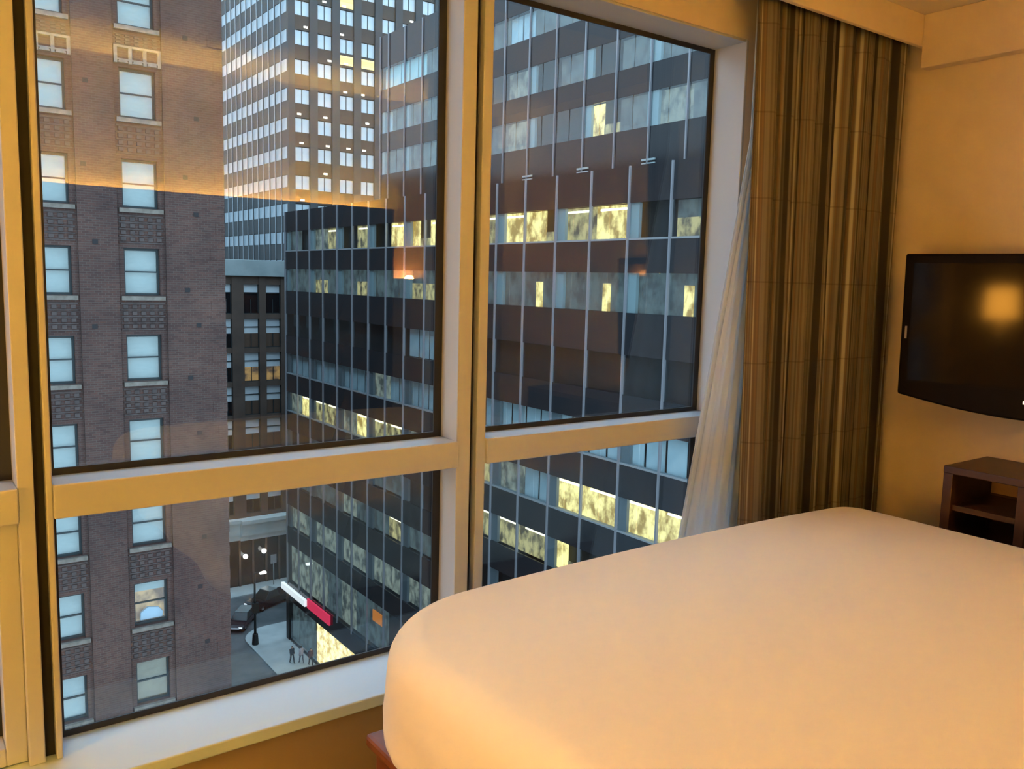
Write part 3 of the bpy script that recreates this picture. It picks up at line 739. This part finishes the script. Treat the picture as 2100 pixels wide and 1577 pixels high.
for j in range(17):
    ya = YT + .6 + PB * j
    boxobj('mullion', XT2 - .02, XT2 + .6, ya + PB - .30, ya + PB, zp(0), ZTOP, M_tower, tw)
    boxobj('fin', XT2 - .07, XT2 - .02, ya + PB - .22, ya + PB - .08, zp(0), ZTOP, M_tfin, tw)
    for k in range(0, 12):
        t = ztops[k]; z0 = t - 1.7
        if j < 12:
            wn_ = boxobj('window', XT2 + .06, XT2 + .16, ya + .02, ya + PB - .32, z0, t, M_sash, tw)
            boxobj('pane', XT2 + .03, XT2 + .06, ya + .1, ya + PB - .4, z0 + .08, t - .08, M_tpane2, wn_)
for k in range(0, 11):
    t = ztops[k]; boxobj('floor_band', XT2 + .02, XT2 + .5, YT + .6, YT + 40, t, (ztops[k + 1] - 1.7), M_tower, tw)

# ------------------------------------------------------------------ street things
def car(label, colour, loc, rz, L=5.0, Wd=1.95, H=1.75, pickup=False):
    r = tag(empty('car', (loc[0], loc[1], ZG)), label, 'car'); r.rotation_euler = (0, 0, rz)
    hb_ = H * .56; h = L / 2
    low = [(-h, .35), (-h + .1, .3), (h - .1, .3), (h, .38), (h, hb_ * .82), (h - .3, hb_ * .93), (h - 1.3, hb_), (-h + .1, hb_), (-h, hb_ * .9)]
    MB().poly_extrude(low, 'y', -Wd / 2, Wd / 2).obj('body', colour, r, .09)
    e = -h + (1.9 if pickup else .15)
    v = []; mb = MB()
    x = (e, e + .3, h - 2.15, h - 1.35)
    wb, wt = Wd / 2 - .06, Wd / 2 - .26
    mb.v = [(x[0], -wb, hb_), (x[3], -wb, hb_), (x[3], wb, hb_), (x[0], wb, hb_), (x[1], -wt, H - .06), (x[2], -wt, H - .06), (x[2], wt, H - .06), (x[1], wt, H - .06)]
    mb.f = [(0, 1, 2, 3), (4, 7, 6, 5), (0, 4, 5, 1), (1, 5, 6, 2), (2, 6, 7, 3), (3, 7, 4, 0)]
    mb.obj('windows', mat('car_glass', (.02, .03, .03), .06), r, .03)
    MB().box(x[1] - .02, x[2] + .02, -wt - .02, wt + .02, H - .09, H).obj('roof', mat('sky_pale_roof', (.30, .36, .36), .25, .2), r, .04)  # sky reflection on the roof put into its paler colour
    for sx in (-h + .85, h - .9):
        for sy in (-1, 1):
            wh = MB().cyl((sx, sy * (Wd / 2 - .12) - .11, .36), .36, .36, .22, 20, 'y').obj('wheel', M_black, r, .02)
            MB().cyl((sx, sy * (Wd / 2 - .12) - .12, .36), .2, .2, .24, 12, 'y').obj('hub', M_chrome, wh)
    for sy in (-1, 1):
        MB().box(h - .06, h + .02, sy * Wd * .36 - .2, sy * Wd * .36 + .2, hb_ * .62, hb_ * .8).obj('headlight', mat('headlight_lens', (.9, .95, 1), .2, emit=(.85, .95, 1), es=.9), r, .02)
        MB().box(-h - .02, -h + .05, sy * Wd * .4 - .12, sy * Wd * .4 + .12, hb_ * .6, hb_ * .85).obj('tail_light', mat('tail_lens', (.5, .02, .02), .3), r, .02)
    MB().box(h - .02, h + .03, -.55, .55, .42, .62).obj('number_plate', mat('plate_white', (.85, .88, .9), .5), r, .01)
    return r
M_carblk = mat('black_car_paint', (.012, .010, .014), .18)
M_carred = mat('dark_maroon_paint', (.03, .014, .02), .2)
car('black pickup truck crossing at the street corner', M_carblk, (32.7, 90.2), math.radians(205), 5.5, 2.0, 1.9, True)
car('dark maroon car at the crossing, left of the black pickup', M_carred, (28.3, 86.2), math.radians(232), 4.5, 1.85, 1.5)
# street lamp
sl_ = tag(empty('street_lamp', (27.75, 80.4, ZG + .15)), 'black street lamp post with lit head at the pavement corner', 'street lamp')
MB().cyl((0, 0, 0), .34, .26, 1.1, 16).obj('base', M_iron, sl_, .03)
MB().cyl((0, 0, 1.1), .13, .085, 6.3, 14).obj('pole', M_iron, sl_, smooth=True)
MB().box(-.25, .35, -.22, .22, 3.3, 4.3).obj('signal_box', M_iron, sl_, .03)
MB().box(-.05, .75, -.05, .05, 7.32, 7.42).obj('arm', M_iron, sl_)
MB().box(.5, 1.15, -.22, .22, 7.2, 7.38).obj('lamp_head', M_lampglow, sl_, .05)
# sign on a post
sg = tag(empty('sign_post', (35.3, 95.6, ZG + .15)), 'pale square sign on a thin post behind the pickup', 'sign')
MB().cyl((0, 0, 0), .07, .06, 2.9, 12).obj('post', mat('galvanised_post', (.35, .40, .40), .5, .4), sg, smooth=True)
MB().box(-.36, .36, -.04, .0, 2.6, 3.7).obj('panel', mat('pale_sign_back', (.40, .44, .47), .5), sg, .04)

def person(label, loc, rz, coat, legs, stride=.22):
    """one continuous walking figure grown round a skeleton"""
    J = {'pel': (0, 0, .95, .15), 'wai': (0, 0, 1.12, .145), 'che': (.02, 0, 1.36, .17), 'nec': (.03, 0, 1.52, .065), 'hea': (.05, 0, 1.63, .10), 'top': (.05, 0, 1.74, .075)}
    for s, q in ((1, 'l'), (-1, 'r')):
        J['hip' + q] = (0, s * .1, .9, .10); J['kne' + q] = (s * stride * .5 + .04, s * .1, .5, .075); J['ank' + q] = (s * stride - .02, s * .1, .09, .05); J['toe' + q] = (s * stride + .14, s * .12, .04, .04)
        J['sho' + q] = (.02, s * .19, 1.42, .075); J['elb' + q] = (-s * .08, s * .25, 1.14, .055); J['wri' + q] = (-s * .1 + .1, s * .25, .92, .042); J['han' + q] = (-s * .1 + .13, s * .25, .83, .04)
    names = list(J); E_ = [('pel', 'wai'), ('wai', 'che'), ('che', 'nec'), ('nec', 'hea'), ('hea', 'top')]
    for q in 'lr': E_ += [('pel', 'hip' + q), ('hip' + q, 'kne' + q), ('kne' + q, 'ank' + q), ('ank' + q, 'toe' + q), ('che', 'sho' + q), ('sho' + q, 'elb' + q), ('elb' + q, 'wri' + q), ('wri' + q, 'han' + q)]
    me = bpy.data.meshes.new('skeleton'); me.from_pydata([J[k][:3] for k in names], [(names.index(a), names.index(b)) for a, b in E_], [])
    o = bpy.data.objects.new('person', me); COL.objects.link(o)
    o.modifiers.new('skin', 'SKIN'); 
    if not me.skin_vertices: 
        bpy.context.view_layer.objects.active = o
    for i, k in enumerate(names):
        sv = me.skin_vertices[0].data[i]; sv.radius = (J[k][3], J[k][3]); sv.use_root = (k == 'pel')
    sd = o.modifiers.new('smooth', 'SUBSURF'); sd.levels = 1; sd.render_levels = 1
    dg = bpy.context.evaluated_depsgraph_get(); dg.update()
    nm = bpy.data.meshes.new_from_object(o.evaluated_get(dg)); o.modifiers.clear(); o.data = nm; nm.name = 'person'
    nm.materials.clear()
    for M in (coat, legs, mat('skin', (.45, .28, .2), .6), mat('dark_hair', (.02, .015, .01), .6), mat('shoe', (.02, .02, .02), .5)): nm.materials.append(M)
    for p in nm.polygons:
        c = p.center; p.use_smooth = True
        p.material_index = 3 if (c.z > 1.66 or (c.z > 1.55 and c.x < .02)) else 2 if c.z > 1.52 or (c.z < .9 and abs(c.y) > .2) else 0 if c.z > .86 else 1 if c.z > .1 else 4
    o.location = (loc[0], loc[1], ZG + .15); o.rotation_euler = (0, 0, rz)
    return tag(o, label, 'person', 'pedestrians outside the lit shop')
cloth = lambda n_, c: mat(n_, c, .8)
person('person in a black jacket walking past the lit shop', (29.2, 74.4), -1.4, cloth('black_jacket', (.02, .022, .03)), cloth('black_trousers', (.015, .015, .02)))
person('person in a pale lavender coat outside the lit shop', (29.95, 73.9), 1.7, cloth('lavender_coat', (.40, .38, .46)), cloth('grey_trousers', (.10, .10, .12)))
person('person in a maroon coat near the lit shop window', (30.5, 73.0), -1.6, cloth('maroon_coat', (.07, .03, .035)), cloth('black_trousers', (.015, .015, .02)))
